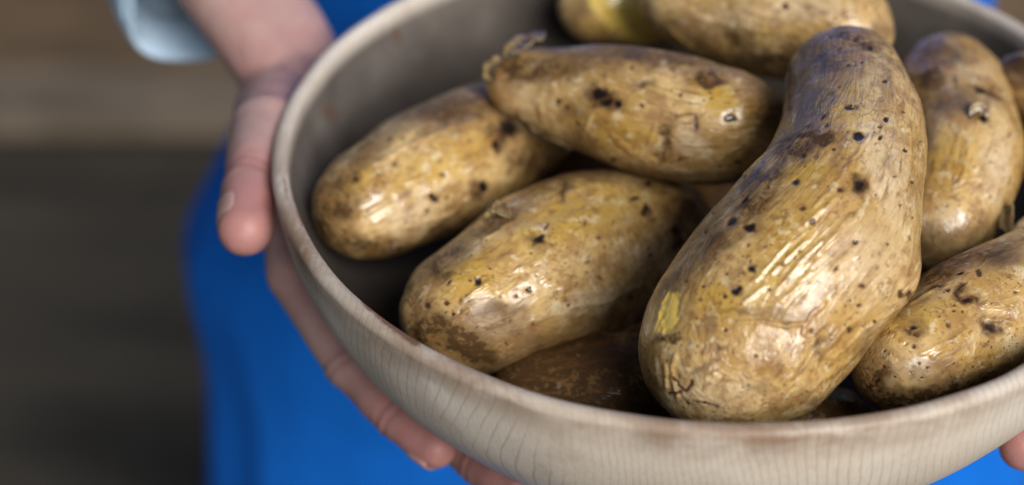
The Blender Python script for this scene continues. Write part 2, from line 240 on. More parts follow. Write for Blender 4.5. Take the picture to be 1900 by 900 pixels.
def bowl_wood():
    q = NM('turned_pale_wood'); p = q.coord()
    warp = q.n('VectorMath', operation='ADD'); q.put(warp.inputs[0], p)
    nv = q.n('VectorMath', operation='SCALE'); q.put(nv.inputs[0], q.noise(p, 13, 3, .45, 0, 'Color')); nv.inputs[3].default_value = .017; q.put(warp.inputs[1], nv.outputs[0])
    w2 = q.n('VectorMath', operation='ADD'); q.put(w2.inputs[0], warp.outputs[0]); n2 = q.n('VectorMath', operation='SCALE'); q.put(n2.inputs[0], q.noise(p, 5.5, 1, .4, 0, 'Color')); n2.inputs[3].default_value = .075; q.put(w2.inputs[1], n2.outputs[0])
    s = q.n('SeparateXYZ'); q.put(s.inputs[0], w2.outputs[0]); x, y, z = s.outputs
    # growth rings: shells round a far heart line, cut by the turned wall
    dx = q.math('SUBTRACT', x, .75); dz = q.math('MULTIPLY', q.math('ADD', z, -.02), 1.0); dy = q.math('MULTIPLY', q.math('SUBTRACT', y, .25), .6)
    rad = q.math('SQRT', q.math('ADD', q.math('ADD', q.math('MULTIPLY', dx, dx), q.math('MULTIPLY', dz, dz)), q.math('MULTIPLY', dy, dy)))
    ph = q.math('FRACT', q.math('MULTIPLY', rad, 400))
    line = q.math('MULTIPLY', q.ramp(ph, .74, .93), q.ramp(ph, 1.0, .95))
    line = q.math('MULTIPLY', line, q.ramp(q.noise(p, 30, 3), .3, .62, .25, 1.0))
    big = q.noise(p, 11, 4, .6); st = q.noise(q.scale(p, (700, 60, 60)), 1, 4, .65); fib = q.noise(q.scale(p, (1500, 1500, 130)), 1, 3, .6)
    col = q.mix(q.ramp(big, .3, .7), (.66, .575, .47), (.77, .71, .63))
    col = q.mix(q.ramp(fib, .35, .75, 0, .22), col, (.30, .24, .18))
    col = q.mix(q.math('MULTIPLY', line, .34), col, (.17, .115, .075))
    col = q.mix(q.ramp(q.noise(p, 55, 5, .65), .52, .75, 0, .3), col, (.32, .22, .145))
    rim = q.attr('rim'); rn = q.noise(q.scale(p, (40, 40, 90)), 1, 5, .65, .4)
    col = q.mix(q.math('MULTIPLY', rim, q.ramp(rn, .32, .6, .35, .95)), col, (.21, .12, .065))
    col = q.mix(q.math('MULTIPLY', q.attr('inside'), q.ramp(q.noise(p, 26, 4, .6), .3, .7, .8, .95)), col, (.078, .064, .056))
    col = q.mix(q.ramp(q.math('ADD', q.attr('stain'), q.math('MULTIPLY', q.math('SUBTRACT', q.noise(p, 300, 5, .75), .5), 1.6)), .25, .9, 0, .85), col, (.15, .06, .024))
    col = q.mix(q.math('MULTIPLY', q.attr('inner_shade'), .8), col, (.036, .028, .023))  # shade low inside the bowl, painted into the wood colour
    h = q.math('ADD', q.math('MULTIPLY', fib, .5), q.math('MULTIPLY', line, -.12))
    h = q.math('ADD', h, q.math('MULTIPLY', q.noise(p, 140, 4), .6))
    return q.set(Base_Color=col, Roughness=q.math('ADD', q.ramp(big, .3, .7, .42, .55), q.math('MULTIPLY', q.attr('inside'), .25)), Specular_IOR_Level=q.math('SUBTRACT', .4, q.math('MULTIPLY', q.attr('inside'), .28)), Normal=q.bump(h, .00022, .6))

def skin_mat():
    q = NM('human_skin'); p = q.coord(); v = q.n('NewGeometry').outputs['Position']
    col = q.mix(q.ramp(q.noise(v, 34, 4, .6), .35, .68), (.43, .28, .25), (.39, .215, .195))
    col = q.mix(q.math('MULTIPLY', q.attr('flush'), .55), col, (.46, .18, .16))
    col = q.mix(q.math('MULTIPLY', q.attr('crease'), .45, clamp=True), col, (.24, .10, .085)); col = q.mix(q.ramp(q.noise(v, 190, 4, .65), .5, .72, 0, .35), col, (.36, .17, .15))
    h = q.math('ADD', q.noise(v, 900, 3), q.math('MULTIPLY', q.voro(v, 1100), .7))
    q.set(Base_Color=col, Roughness=.48, Specular_IOR_Level=.4, Normal=q.bump(h, .00012, .6))
    q.b.inputs['Subsurface Weight'].default_value = .25; q.b.inputs['Subsurface Radius'].default_value = (.008, .003, .0015); q.b.inputs['Subsurface Scale'].default_value = .6
    return q.m
def nail_mat():
    q = NM('fingernail'); return q.set(Base_Color=(.46, .27, .23), Roughness=.4, Coat_Weight=.2)
def cloth(name, c1, c2, sc=1400, bumpd=.0003, rough=.85):
    q = NM(name); v = q.coord()
    wv = q.n('TexWave', wave_type='BANDS', bands_direction='X'); q.put(wv.inputs['Vector'], v); wv.inputs['Scale'].default_value = sc/6; wv.inputs['Distortion'].default_value = .4
    wz = q.n('TexWave', wave_type='BANDS', bands_direction='Z'); q.put(wz.inputs['Vector'], v); wz.inputs['Scale'].default_value = sc/6; wz.inputs['Distortion'].default_value = .4
    h = q.math('ADD', wv.outputs['Fac'], wz.outputs['Fac'])
    col = q.mix(q.ramp(q.noise(v, 28, 5, .6), .3, .7), c1, c2)
    q.set(Base_Color=col, Roughness=rough, Specular_IOR_Level=.2, Normal=q.bump(h, bumpd, .5)); q.b.inputs['Sheen Weight'].default_value = .0
    return q.m
def plank_mat(name, c1, c2):
    q = NM(name); v = q.coord()
    g = q.noise(q.scale(v, (2.2, 60, 60)), 1, 5, .65, .6); b = q.noise(q.scale(v, (5, 9, 9)), 1, 4, .6)
    col = q.mix(q.ramp(g, .3, .7), c1, c2); col = q.mix(q.ramp(b, .42, .60, 0, .85), col, tuple(c*.55 for c in c1))
    return q.set(Base_Color=col, Roughness=.8, Normal=q.bump(g, .002, .5))
def ground_mat():
    q = NM('dark_gravelly_ground'); v = q.coord()
    a = q.noise(q.scale(v, (1.5, 6, 1)), 1, 5, .6); s = q.voro(v, 60); f = q.noise(v, 45, 5, .7)
    col = q.mix(q.ramp(a, .35, .65), (.028, .024, .018), (.075, .062, .044)); col = q.mix(q.ramp(f, .5, .8, 0, .5), col, (.11, .10, .08))
    return q.set(Base_Color=col, Roughness=.95, Normal=q.bump(q.math('ADD', s, f), .008, .7))
POTATO, WOOD, SKIN, NAIL = potato_skin(), bowl_wood(), skin_mat(), nail_mat()
BLUE = cloth('blue_cotton', (.002, .138, .61), (.003, .158, .68))
DENIM = cloth('pale_blue_denim', (.42, .58, .74), (.54, .70, .84), 1500)
DARKCLOTH = cloth('dark_trousers', (.02, .022, .03), (.03, .032, .04))
LEATHER = cloth('brown_leather', (.06, .035, .02), (.09, .05, .03), 300, .0002, .5)
# ---------------------------------------------------------------- setting
GZ = -1.15
g = np.linspace(-1, 1, 61); gx, gy = np.meshgrid(np.sign(g)*np.abs(g)**3*80, np.sign(g)*np.abs(g)**3*80, indexing='ij')
gp = np.stack([gx, gy, np.full_like(gx, GZ)], -1)
tag(obj('ground', grid_mesh(gp, wrap=False), ground_mat()), kind='structure')

deck = empty('wooden_deck', (-1.0, 1.9, GZ))
tag(deck, 'blurred low deck of weathered brown boards behind the left arm', 'deck')
dir_b = W(1900, 240, GZ)-W(0, 240, GZ); dir_b /= np.linalg.norm(dir_b); dir_n = np.array([-dir_b[1], dir_b[0], 0])
org = W(200, 222, GZ+.065)
PL = [plank_mat('sun_bleached_plank', (.27, .21, .15), (.17, .13, .092)), plank_mat('brown_plank', (.20, .13, .07), (.14, .088, .045)),
      plank_mat('pale_plank', (.36, .28, .18), (.30, .22, .14))]
ang = math.atan2(dir_b[1], dir_b[0]); yy = 0.0
for k, (wd, mi) in enumerate([(.155, 0), (.15, 1), (.15, 1), (.16, 2), (.15, 2), (.15, 1), (.15, 2), (.15, 0), (.15, 1)]):
    cpt = org+dir_n*(yy+wd/2)+dir_b*.4; yy += wd+.008
    bm = bmesh.new(); bmesh.ops.create_cube(bm, size=1); bmesh.ops.scale(bm, vec=(4.4, wd, .035), verts=bm.verts)
    bmesh.ops.bevel(bm, geom=bm.edges[:], offset=.004, segments=2, affect='EDGES')
    me = bpy.data.meshes.new('plank'); bm.to_mesh(me); bm.free()
    o = obj('plank', me, PL[mi], smooth=False); o.parent = deck; o.rotation_euler = (0, 0, ang)
    o.location = Vector(cpt-np.array([0, 0, .0175+.002*(k % 2)]))-deck.location
for s in (-1.6, -.6, .4, 1.4, 2.3):
    ln = yy-.05; c0 = org+dir_b*s+dir_n*(.03+ln/2); bm = bmesh.new()
    bmesh.ops.create_cube(bm, size=1, matrix=Matrix.Diagonal((.05, ln, .0265, 1))); me = bpy.data.meshes.new('joist'); bm.to_mesh(me); bm.free()
    o = obj('joist', me, PL[1], smooth=False); o.parent = deck; o.rotation_euler = (0, 0, ang); o.location = Vector((c0[0], c0[1], GZ+.0145))-deck.location

# ---------------------------------------------------------------- bowl
RO, HO, RI, HI = .1475, .110, .1418, .1045
prof = []
for a in np.linspace(90, 3.5, 70): prof.append((RO*math.cos(R(a)), -HO*math.sin(R(a)), 0))
rc, rr = (RO+RI)/2, (RO-RI)/2
for a in np.linspace(-15, 195, 26)[1:-1]: prof.append((rc+rr*math.cos(R(a))*1.0, -rr+rr*math.sin(R(a))-.0002, 0))
for a in np.linspace(4.5, 90, 60): prof.append((RI*math.cos(R(a)), -HI*math.sin(R(a)), 1))
prof = np.array(prof); M = 720; th = np.linspace(0, 2*np.pi, M, endpoint=False)
P = np.stack([prof[:, 0, None]*np.cos(th), prof[:, 0, None]*np.sin(th), np.repeat(prof[:, 1, None], M, 1)], -1)
flat = P.reshape(-1, 3); zf = flat[:, 2]
flat[:, 2] = np.where(zf < -.107, -.107, zf)
dd = fbm(flat, 18, 3)*.0007+fbm(flat*np.array([1, 1, .4]), 55, 9, 2)*.00018
rad = np.hypot(flat[:, 0], flat[:, 1])+1e-9; flat[:, :2] *= (1+dd/np.maximum(rad, .02))[:, None]
P = flat.reshape(P.shape); me = grid_mesh(P)
ins = np.repeat(prof[:, 2], M); fattr(me, 'inside', ins); fattr(me, 'inner_shade', ins*smoothstep(-.004, -.036, flat[:, 2]+fbm(flat, 22, 61, 4)*.014))  # last mask: painted shade on the lower inner wall, ragged upper edge
fattr(me, 'rim', smoothstep(-.016, -.002, flat[:, 2])*(.75+.25*noise(flat, 40, 5))*(.3+.7*smoothstep(.02, -.09, flat[:, 1])))
px, py, dk = project(flat); nr = normals(P).reshape(-1, 3)
def ellipse_mask(px, py, row):
    x, y, rx, ry, an = row[:5]; c, s = math.cos(R(an)), math.sin(R(an)); dx, dy = px-x, py-y
    return np.sqrt(((dx*c+dy*s)/rx)**2+((-dx*s+dy*c)/ry)**2)
st = np.zeros(len(flat))
face = np.abs((nr*(CAM-flat)).sum(1)) > 0
near = flat[:, 1] < 0
for row, sgn in (((728, 603, 66, 13, 38), 1), ((686, 570, 34, 9, 42), 1), ((765, 632, 26, 11, 35), 1), ((735, 62, 13, 40, -12), -1), ((716, 34, 24, 10, 30), -1), ((530, 350, 5, 40, -10), 0), ((556, 400, 8, 34, -15), 0), ((612, 210, 30, 26, 0), -1)):
    m = 1-smoothstep(.2, 1.25, ellipse_mask(px, py, row)); m = m*(near if sgn == 1 else 1)
    if sgn == -1: m = m*(ins > .5)*.62
    if sgn == 0: m = m*.62*(ins < .5)
    st = np.maximum(st, m)
fattr(me, 'stain', st)
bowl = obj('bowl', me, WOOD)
tag(bowl, 'pale turned wooden bowl holding the boiled potatoes, brown stains on its rim', 'bowl')

# ---------------------------------------------------------------- potatoes
LAB = {
 'bent': 'large crooked potato on top, narrow end up, with small yellow bare patch low left',
 'yellow': 'plump yellowish potato in front, directly left of the large crooked one',
 'left': 'oblong potato nearest the left wall of the bowl, under the one with a ragged end',
 'torn': 'potato lying across the middle with a ragged broken left end and a dark scab',
 'back': 'potato at the top edge, directly behind the narrow end of the crooked one',
 'peeled': 'blurred potato at the back with a bright yellow peeled strip',
 'right': 'upright potato right of the crooked one, with violet grey top and two scabs',
 'corner': 'potato at the lower right against the near rim, with a dark V-shaped scar',
 'deep': 'shaded brown potato deep in the bowl beneath the plump yellow one',
 'nub': 'small rounded dark potato end peeking out low beside the near rim',
 'edge': 'dark shaded potato at the far right, behind the upright violet topped one',
 'under': 'shaded potato seen in the gap between the ragged ended and the plump yellow one',
 'scrap': 'small pale torn potato scrap between the two potatoes at the right edge'}
RES = {'bent': (460, 460), 'yellow': (360, 380), 'torn': (340, 360), 'left': (320, 340), 'back': (280, 300), 'right': (280, 300), 'corner': (280, 320)}
ENDK = {}
def catmull(A, T):
    A = np.vstack([2*A[0]-A[1], A, 2*A[-1]-A[-2]]); k = np.clip(T.astype(int), 0, len(A)-4); f = (T-k)[:, None]
    p0, p1, p2, p3 = A[k], A[k+1], A[k+2], A[k+3]
    return .5*((2*p1)+(-p0+p2)*f+(2*p0-5*p1+4*p2-p3)*f*f+(-p0+3*p1-3*p2+p3)*f**3)
KM = {'b': 'brown', 'g': 'grey', 'f': 'flesh', 'y': 'ochre', 'p': 'pale'}
FRAME = {}
def make_potato(key, seed):
    rows = POT[key]; A = np.array([W(a, b, z) for a, b, z, _ in rows]); n, m = RES.get(key, (150, 160))
    rad = np.array([r*mpp(W(a, b, z)) for a, b, z, r in rows]); rad[0] = rad[1]; rad[-1] = rad[-2]
    # dense spine, reparametrised by arc length
    T = np.linspace(0, len(rows)-1-1e-6, 1200); S = catmull(A, T); Rr = catmull(np.c_[rad, rad, rad], T)[:, 0]
    L = np.r_[0, np.cumsum(np.linalg.norm(np.diff(S, axis=0), axis=1))]; tot = L[-1]
    q_ = np.linspace(0, tot, 600); S = np.stack([np.interp(q_, L, S[:, k]) for k in range(3)], 1); Rr = np.interp(q_, L, Rr)
    sg = max(6, int(.011/tot*600)); kk = np.arange(-3*sg, 3*sg+1); kr = np.exp(-.5*(kk/sg)**2); kr /= kr.sum(); pd = 3*sg
    def gs(a): return np.convolve(np.r_[2*a[0]-a[pd:0:-1], a, 2*a[-1]-a[-2:-pd-2:-1]], kr, 'valid')
    S = np.stack([gs(S[:, k]) for k in range(3)], 1); Rr = gs(Rr); L = np.r_[0, np.cumsum(np.linalg.norm(np.diff(S, axis=0), axis=1))]; tot = L[-1]
    la = np.linalg.norm(A[1]-A[0]); lb = np.linalg.norm(A[-1]-A[-2]); la = max(la, rad[1]*.9)*1.12; lb = max(lb, rad[-1]*.9)*1.12
    u = (1-np.cos(np.linspace(0, np.pi, n)))/2; u = .6*u+.4*np.linspace(0, 1, n)
    # extra density at the round ends
    u = np.where(u < .5, .5*(2*u)**1.35, 1-.5*(2*(1-u))**1.35)
    s = u*tot; sx = np.stack([np.interp(s, L, S[:, k]) for k in range(3)], 1); r = np.interp(s, L, Rr)
    env = np.ones(n); ka = s < la; env[ka] = (1-((la-s[ka])/la)**2.25)**.5; kb = s > tot-lb; env[kb] *= (1-np.clip((s[kb]-tot+lb)/lb, 0, 1)**2.25)**.5
    r = r*np.maximum(env, 1e-4)
    Tn = np.gradient(sx, axis=0); Tn = Tn/np.linalg.norm(Tn, axis=1, keepdims=True)
    for _ in range(30): Tn[1:-1] = (Tn[:-2]+Tn[1:-1]*2+Tn[2:])/4
    Tn /= np.linalg.norm(Tn, axis=1, keepdims=True)
    N = np.array([0, 0, 1.0])[None]-Tn*Tn[:, 2:3]; N /= np.linalg.norm(N, axis=1, keepdims=True); B = np.cross(Tn, N)
    th = np.linspace(0, 2*np.pi, m, endpoint=False); c, sn = np.cos(th), np.sin(th)
    P = sx[:, None]+r[:, None, None]*(c[None, :, None]*N[:, None]+sn[None, :, None]*B[:, None])
    along = np.stack([np.repeat(s[:, None], m, 1), r[:, None]*c, r[:, None]*sn], -1).reshape(-1, 3)
    nr = normals(P).reshape(-1, 3); V = P.reshape(-1, 3)
    if ((V-np.repeat(sx, m, 0))*nr).sum() < 0: nr = -nr; flip = False
    else: flip = True
    px, py, dk = project(V); front = smoothstep(-.05, .15, (nr*(CAM-V)).sum(1)/np.linalg.norm(CAM-V, axis=1))
    jx = fbm(V, 260, seed, 3)*6; jy = fbm(V, 260, seed+50, 3)*6
    masks = {k: np.zeros(len(V)) for k in ('eye', 'brown', 'grey', 'flesh', 'ochre', 'pale')}
    for i, (x, y, rp) in enumerate(EYES[key]):
        rp *= .95; j = min(1, rp/9); sv = .42+.5*((i*37+seed) % 11)/10 if rp < 11 else 1.0
        d = np.hypot(px+jx*j-x, (py+jy*j-y)*1.15)/rp; masks['eye'] = np.maximum(masks['eye'], (1-smoothstep(.3, 1.3, d))*front*sv)
    rg = np.random.RandomState(seed+5)
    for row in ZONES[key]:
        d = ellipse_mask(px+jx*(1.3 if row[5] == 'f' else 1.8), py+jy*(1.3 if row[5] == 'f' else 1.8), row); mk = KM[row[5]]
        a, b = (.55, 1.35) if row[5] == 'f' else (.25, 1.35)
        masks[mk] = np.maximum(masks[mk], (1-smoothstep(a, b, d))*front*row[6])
    def line_d(pl):
        best = np.full(len(V), 1e9)
        for (x0, y0), (x1, y1) in zip(pl[:-1], pl[1:]):
            dx, dy = x1-x0, y1-y0; t = np.clip(((px+jx*.5-x0)*dx+(py+jy*.5-y0)*dy)/(dx*dx+dy*dy), 0, 1)
            best = np.minimum(best, np.hypot(px+jx*.5-x0-t*dx, py+jy*.5-y0-t*dy))
        return best
    rdg = np.zeros(len(V)); bul = np.zeros(len(V))
    for pl in RIDGES.get(key, []): rdg = np.maximum(rdg, np.exp(-(line_d(pl)/(4.2+1.5*noise(V, 150, seed)))**2)*front)
    for pl in CRACKS.get(key, []): masks['eye'] = np.maximum(masks['eye'], np.exp(-(line_d(pl)/(2.6+1.6*noise(V, 220, seed)))**2)*front*(.55 if key == 'torn' else .7))
    for x, y, rp, am in BULGES.get(key, []):
        k0 = (np.hypot(px-x, py-y)+(front < .3)*1e3).argmin(); bul += am*np.exp(-(np.linalg.norm(V-V[k0], axis=1)/(rp*mpp(V[k0])))**2)
    # unseen side: random eyes and soil, so the tuber is whole from any angle
    back = 1-front
    for _ in range(26):
        c0 = V[rg.randint(len(V))]; d = np.linalg.norm(V-c0, axis=1)/(.0012+.0012*rg.rand())
        masks['eye'] = np.maximum(masks['eye'], (1-smoothstep(.4, 1.3, d))*back)
    masks['brown'] = np.maximum(masks['brown'], back*smoothstep(-.1, .5, fbm(V, 45, seed+9))*.7)
    disp = fbm(V, 26, seed, 2)*.0011+fbm(V, 75, seed+3, 2)*.00045+fbm(along*np.array([.35, 1, 1]), 240, seed+8, 2)*.00016
    along2 = along*np.array([55, 330, 330]); rd = np.abs(noise(along2+noise(along, 60, 4)[:, None]*1.5, 1, seed+20))
    wk = np.clip(masks['pale']*.7+.35*smoothstep(-.3, .4, noise(along, 40, seed+31))+(.45 if key in ('bent', 'back') else 0), 0, 1)
    disp += (1-smoothstep(0, .22, rd))*.00010*wk+rdg*.00055+bul
    fade = np.repeat(smoothstep(0, .003, np.minimum(s, tot-s)), m)
    disp = disp*fade-masks['eye']*.00042-smoothstep(.5, .9, masks['flesh'])*.0004
    V2 = V+nr*disp[:, None]; V2[:m] = V2[:m].mean(0); V2[-m:] = V2[-m:].mean(0)
    org = A.mean(0); me = grid_mesh((V2-org).reshape(P.shape))
    if flip: me.flip_normals()
    vattr(me, 'along', along); fattr(me, 'wrinkle', wk)
    for k, v in masks.items(): fattr(me, k, v)
    o = obj('potato', me, POTATO); o.location = org
    tag(o, LAB[key], 'potato', 'boiled potatoes in the bowl')
    FRAME[key] = (V2, nr, px, py, front); return o
POBJ = {k: make_potato(k, 11+i*17) for i, k in enumerate(POT)}
POBJ['scrap'].name = 'potato_scrap'

def surf(key, x, y, lift=0.0):
    V, nr, px, py, fr = FRAME[key]; d = np.hypot(px-x, py-y)+(fr < .5)*1e3; k = d.argmin(); return V[k]+nr[k]*lift, nr[k]
def peel(key, pts, width, lift, curl, mat, name='peel'):
    """a loose sliver of skin lying on the potato, following pts given in photo pixels"""
    c = np.array([surf(key, x, y, l+.0002)[0] for x, y, l in pts]); nn = np.array([surf(key, x, y)[1] for x, y, l in pts])
    T = np.linspace(0, len(pts)-1-1e-6, 40); S = catmull(c, T); Nn = catmull(nn, T); Nn /= np.linalg.norm(Nn, axis=1, keepdims=True)
    t = np.gradient(S, axis=0); t /= np.linalg.norm(t, axis=1, keepdims=True); b = np.cross(t, Nn); n = 10
    q = np.linspace(-1, 1, n); wd = width*(np.sin(np.linspace(.25, np.pi-.15, 40)))**.6*(1+.35*noise(S, 500, 3))
    G = S[:, None]+b[:, None]*(q[None, :, None]*wd[:, None, None]/2)+Nn[:, None]*((q[None, :, None]**2)*curl*wd[:, None, None]+.0004*noise(S*1.0, 700, 9)[:, None, None])
    top = G; bot = G-Nn[:, None]*.00045
    ring = np.concatenate([top, bot[:, ::-1]], 1); o = POBJ[key]
    me = grid_mesh(ring-np.array(o.location)); bm = bmesh.new(); bm.from_mesh(me); bmesh.ops.holes_fill(bm, edges=bm.edges[:]); bm.to_mesh(me); bm.free()
    p = bpy.data.objects.new(name, me); C.objects.link(p); me.materials.append(mat); me.polygons.foreach_set('use_smooth', [True]*len(me.polygons)); p.parent = o; return p
def peel_mat():
    q = NM('wet_peel'); v = q.coord(); n1 = q.noise(v, 260, 5, .65)
    return q.set(Base_Color=q.mix(q.ramp(n1, .35, .65), (.42, .30, .13), (.10, .055, .025)), Roughness=.28, Coat_Weight=.5, Normal=q.bump(n1, .0005, .7))
PEEL = peel_mat()
peel('torn', [(940, 108, .0), (962, 96, .0015), (985, 90, .003), (1008, 90, .0035)], .011, .0, .2, PEEL)
peel('torn', [(914, 150, .0), (918, 128, .0008), (932, 112, .001)], .008, .0, .25, PEEL)
peel('torn', [(962, 212, .0003), (985, 248, .0004), (1012, 276, .0004), (1050, 300, .0003)], .0022, .0, .3, PEEL)
peel('yellow', [(900, 405, .0002), (925, 398, .0012), (945, 402, .0005)], .006, .0, .5, PEEL)
peel('right', [(1800, 222, .0005), (1815, 216, .0012), (1832, 226, .0005)], .005, .0, .5, PEEL)
peel('scrap', [(1878, 432, .001), (1884, 410, .003), (1880, 385, .005)], .005, .0, .6, PEEL)

# ---------------------------------------------------------------- person
person = empty('person', (-.05, .29, GZ))
tag(person, 'person in a blue apron with rolled pale denim sleeves, holding the bowl in both hands', 'person')
def BP(az, an, off):
    a, e = R(az), R(an); p = np.array([RO*math.cos(e)*math.cos(a), RO*math.cos(e)*math.sin(a), -HO*math.sin(e)])
    n = np.array([math.cos(e)/RO*math.cos(a), math.cos(e)/RO*math.sin(a), -math.sin(e)/HO]); return p+n/np.linalg.norm(n)*off
def capsule(bm, a, b, ra, rb, seg=20):
    """closed tapered capsule"""
    a, b = np.array(a, float), np.array(b, float); d = b-a; L = np.linalg.norm(d); d = d/L if L > 1e-9 else np.array([0, 0, 1.0])
    x = np.cross(d, [0, 0, 1]); x = x/np.linalg.norm(x) if np.linalg.norm(x) > 1e-6 else np.array([1.0, 0, 0]); y = np.cross(d, x); rings = []
    for t in np.linspace(-90, 0, 7)[1:]: rings.append((a+d*ra*math.sin(R(t)), ra*math.cos(R(t))))
    for t in np.linspace(0, 90, 7)[:-1]: rings.append((b+d*rb*math.sin(R(t)), rb*math.cos(R(t))))
    vs = [[bm.verts.new(c+r*(math.cos(p)*x+math.sin(p)*y)) for p in np.linspace(0, 2*np.pi, seg, endpoint=False)] for c, r in rings]
    v0, v1 = bm.verts.new(a-d*ra), bm.verts.new(b+d*rb)
    for i in range(len(vs)-1):
        for j in range(seg): bm.faces.new((vs[i][j], vs[i][(j+1) % seg], vs[i+1][(j+1) % seg], vs[i+1][j]))
    for j in range(seg): bm.faces.new((v0, vs[0][(j+1) % seg], vs[0][j])); bm.faces.new((v1, vs[-1][j], vs[-1][(j+1) % seg]))
def chain(bm, pts, rs):
    for i in range(len(pts)-1): capsule(bm, pts[i], pts[i+1], rs[i], rs[i+1])
def remesh(bm, voxel, smooth_it):
    bmesh.ops.recalc_face_normals(bm, faces=bm.faces[:])
    me = bpy.data.meshes.new('tmp'); bm.to_mesh(me); bm.free(); o = bpy.data.objects.new('tmp', me); C.objects.link(o)
    md = o.modifiers.new('r', 'REMESH'); md.mode = 'VOXEL'; md.voxel_size = voxel
    if smooth_it: s = o.modifiers.new('s', 'SMOOTH'); s.factor = .5; s.iterations = smooth_it
    dg = bpy.context.evaluated_depsgraph_get(); out = bpy.data.meshes.new_from_object(o.evaluated_get(dg)); bpy.data.objects.remove(o); bpy.data.meshes.remove(me); return out
NAILS = []; FLUSH = []; CREASE = []
def build_hand(bm, side, daz, dan):
    def q(az, an, off): return BP((az if side < 0 else 180-az)+daz*(-side if side < 0 else 1), an+dan if an > 8 else an, off)
    def mir(p):
        p = np.array(p, float)
        if side < 0: return p
        c, s = math.cos(R(daz)), math.sin(R(daz)); p = p*np.array([-1, 1, 1]); return np.array([c*p[0]-s*p[1], s*p[0]+c*p[1], p[2]])
    wrist = mir((-.157, .060, -.030))
    # finger chains: knuckle, middle joint, end joint, fingertip
    index = [q(-169, 25, .0105), q(-155.5, 35, .0100), q(-143.5, 39.5, .0086), q(-135.0, 41.2, .0078)]
    dm = 0 if side < 0 else 25
    middle = [q(-173, 41, .0105), q(-149, 50, .0100), q(-132-dm*.3, 49.5+dm, .0088), q(-120-dm*.3, 47.5+dm, .0080)]
    ring = [q(178, 55, .0105), q(-152, 66, .0098), q(-132, 64+dm*.5, .0086), q(-119, 61+dm*.6, .0078)]
    little = [q(168, 66, .0100), q(-165, 78, .0088), q(-145, 79, .0075), q(-131, 76, .0068)]
    thumb = [mir((-.1615, .036, -.026)), mir((-.1562, .004, -.0135)), mir((-.1530, -.0315, -.0120)), mir((-.1480, -.0560, -.0135))]
    chain(bm, index, [.0112, .0096, .0084, .0077]); chain(bm, middle, [.0115, .0098, .0086, .0078])
    chain(bm, ring, [.0110, .0094, .0082, .0075]); chain(bm, little, [.0100, .0082, .0072, .0066])
    chain(bm, thumb, [.0155, .0128, .0092, .0093])
    capsule(bm, thumb[1], thumb[1]+np.array([0, .001, 0]), .0136, .0136)
    for f in (index, middle): capsule(bm, f[1], f[1]+np.array([0, .0008, 0]), .0104, .0104); capsule(bm, f[2], f[2]+np.array([0, .0008, 0]), .0090, .0090)
    w2 = wrist+(wrist-(index[0]+little[0])/2)*.06
    for k, f in enumerate((index, middle, ring, little)):
        side_off = mir((-.157+.006*k, .052+.010*k, -.028-.010*k)); chain(bm, [side_off, (side_off+f[0])/2+(f[0]-q(0, 0, 0))*0, f[0]], [.0150, .0125, .0118])
    for f, g2 in ((index, middle), (middle, ring), (ring, little)): chain(bm, [f[0], g2[0]], [.0108, .0105])
    capsule(bm, wrist, (thumb[0]+index[0])/2, .0150, .0105); capsule(bm, thumb[0], thumb[1], .0160, .0112); capsule(bm, (thumb[0]+thumb[1])/2, index[0], .0115, .0100)
    # forearm, a little wider than thick
    el = mir((-.316, .222, .100)) if side < 0 else np.array([.16, .235, .115]); d = el-wrist; sdir = np.cross(d, [0, 0, 1]); sdir /= np.linalg.norm(sdir); L = [0, .13, .38, .6, .8, 1.0]
    for off, rs in ((-.006, [.0150, .0168, .0225, .0290, .0330, .0330]), (.006, [.0150, .0168, .0225, .0290, .0330, .0330])):
        chain(bm, [wrist+d*l+sdir*off for l in L], rs)
    for f, r, nm in ((thumb, .0086, 'thumb'), (index, .0078, 'index'), (middle, .0079, 'm'), (ring, .0076, 'r'), (little, .0067, 'l')):
        tip, prev = f[3], f[2]; dr = (tip-prev)/np.linalg.norm(tip-prev)
        az = math.atan2(tip[1], tip[0]); e = math.asin(min(1, max(0, -tip[2]/HO*.93)))
        nn = np.array([math.cos(e)/RO*math.cos(az), math.cos(e)/RO*math.sin(az), -math.sin(e)/HO]); nn = nn/np.linalg.norm(nn)
        k_ = -.25
        for jn, pv in ((f[2], f[1]), (f[1], f[0])): CREASE.append((jn, (jn-pv)/np.linalg.norm(jn-pv), r*1.35))
        if nm == 'thumb': nn = -rgt*.80-fwd*.38+upv*.25 if side < 0 else nn; k_ = -.62
        nn = nn-dr*(nn@dr); nn /= np.linalg.norm(nn); NAILS.append((tip, dr, nn, r, k_)); FLUSH.append((tip, r*3.2)); FLUSH.append((prev, r*1.8))
    return wrist, el
ARMS = {}; mats_parts = []
for side, daz, dan in ((-1, 0, 0), (1, 11, -9)):
    bm = bmesh.new(); ARMS[side] = build_hand(bm, side, daz, dan); el = ARMS[side][1]
    sh = np.array([-.235 if side < 0 else .135, .29, .37]); chain(bm, [el, (el+sh)/2, sh], [.034, .042, .050]); mats_parts.append(remesh(bm, .0014, 7))
bm = bmesh.new(); cx = -.05
for z0, z1, r0, r1 in ((-.24, -.10, .115, .105), (-.10, .08, .105, .115), (.08, .34, .115, .10)):
    for s in (-1, 1): capsule(bm, (cx+s*.055, .30, z0), (cx+s*.05, .30, z1), r0*.95, r1*.9)
chain(bm, [(cx-.13, .30, .36), (cx+.13, .30, .36)], [.065, .065]); chain(bm, [(cx, .30, .36), (cx, .29, .50)], [.07, .055])
for s in (-1, 1): chain(bm, [(cx+s*.085, .30, -.24), (cx+s*.09, .29, -.66), (cx+s*.09, .31, GZ+.08)], [.09, .058, .038]); chain(bm, [(cx+s*.09, .31, GZ+.07), (cx+s*.10, .17, GZ+.035)], [.034, .028])
mats_parts.append(remesh(bm, .008, 6))
bm = bmesh.new()
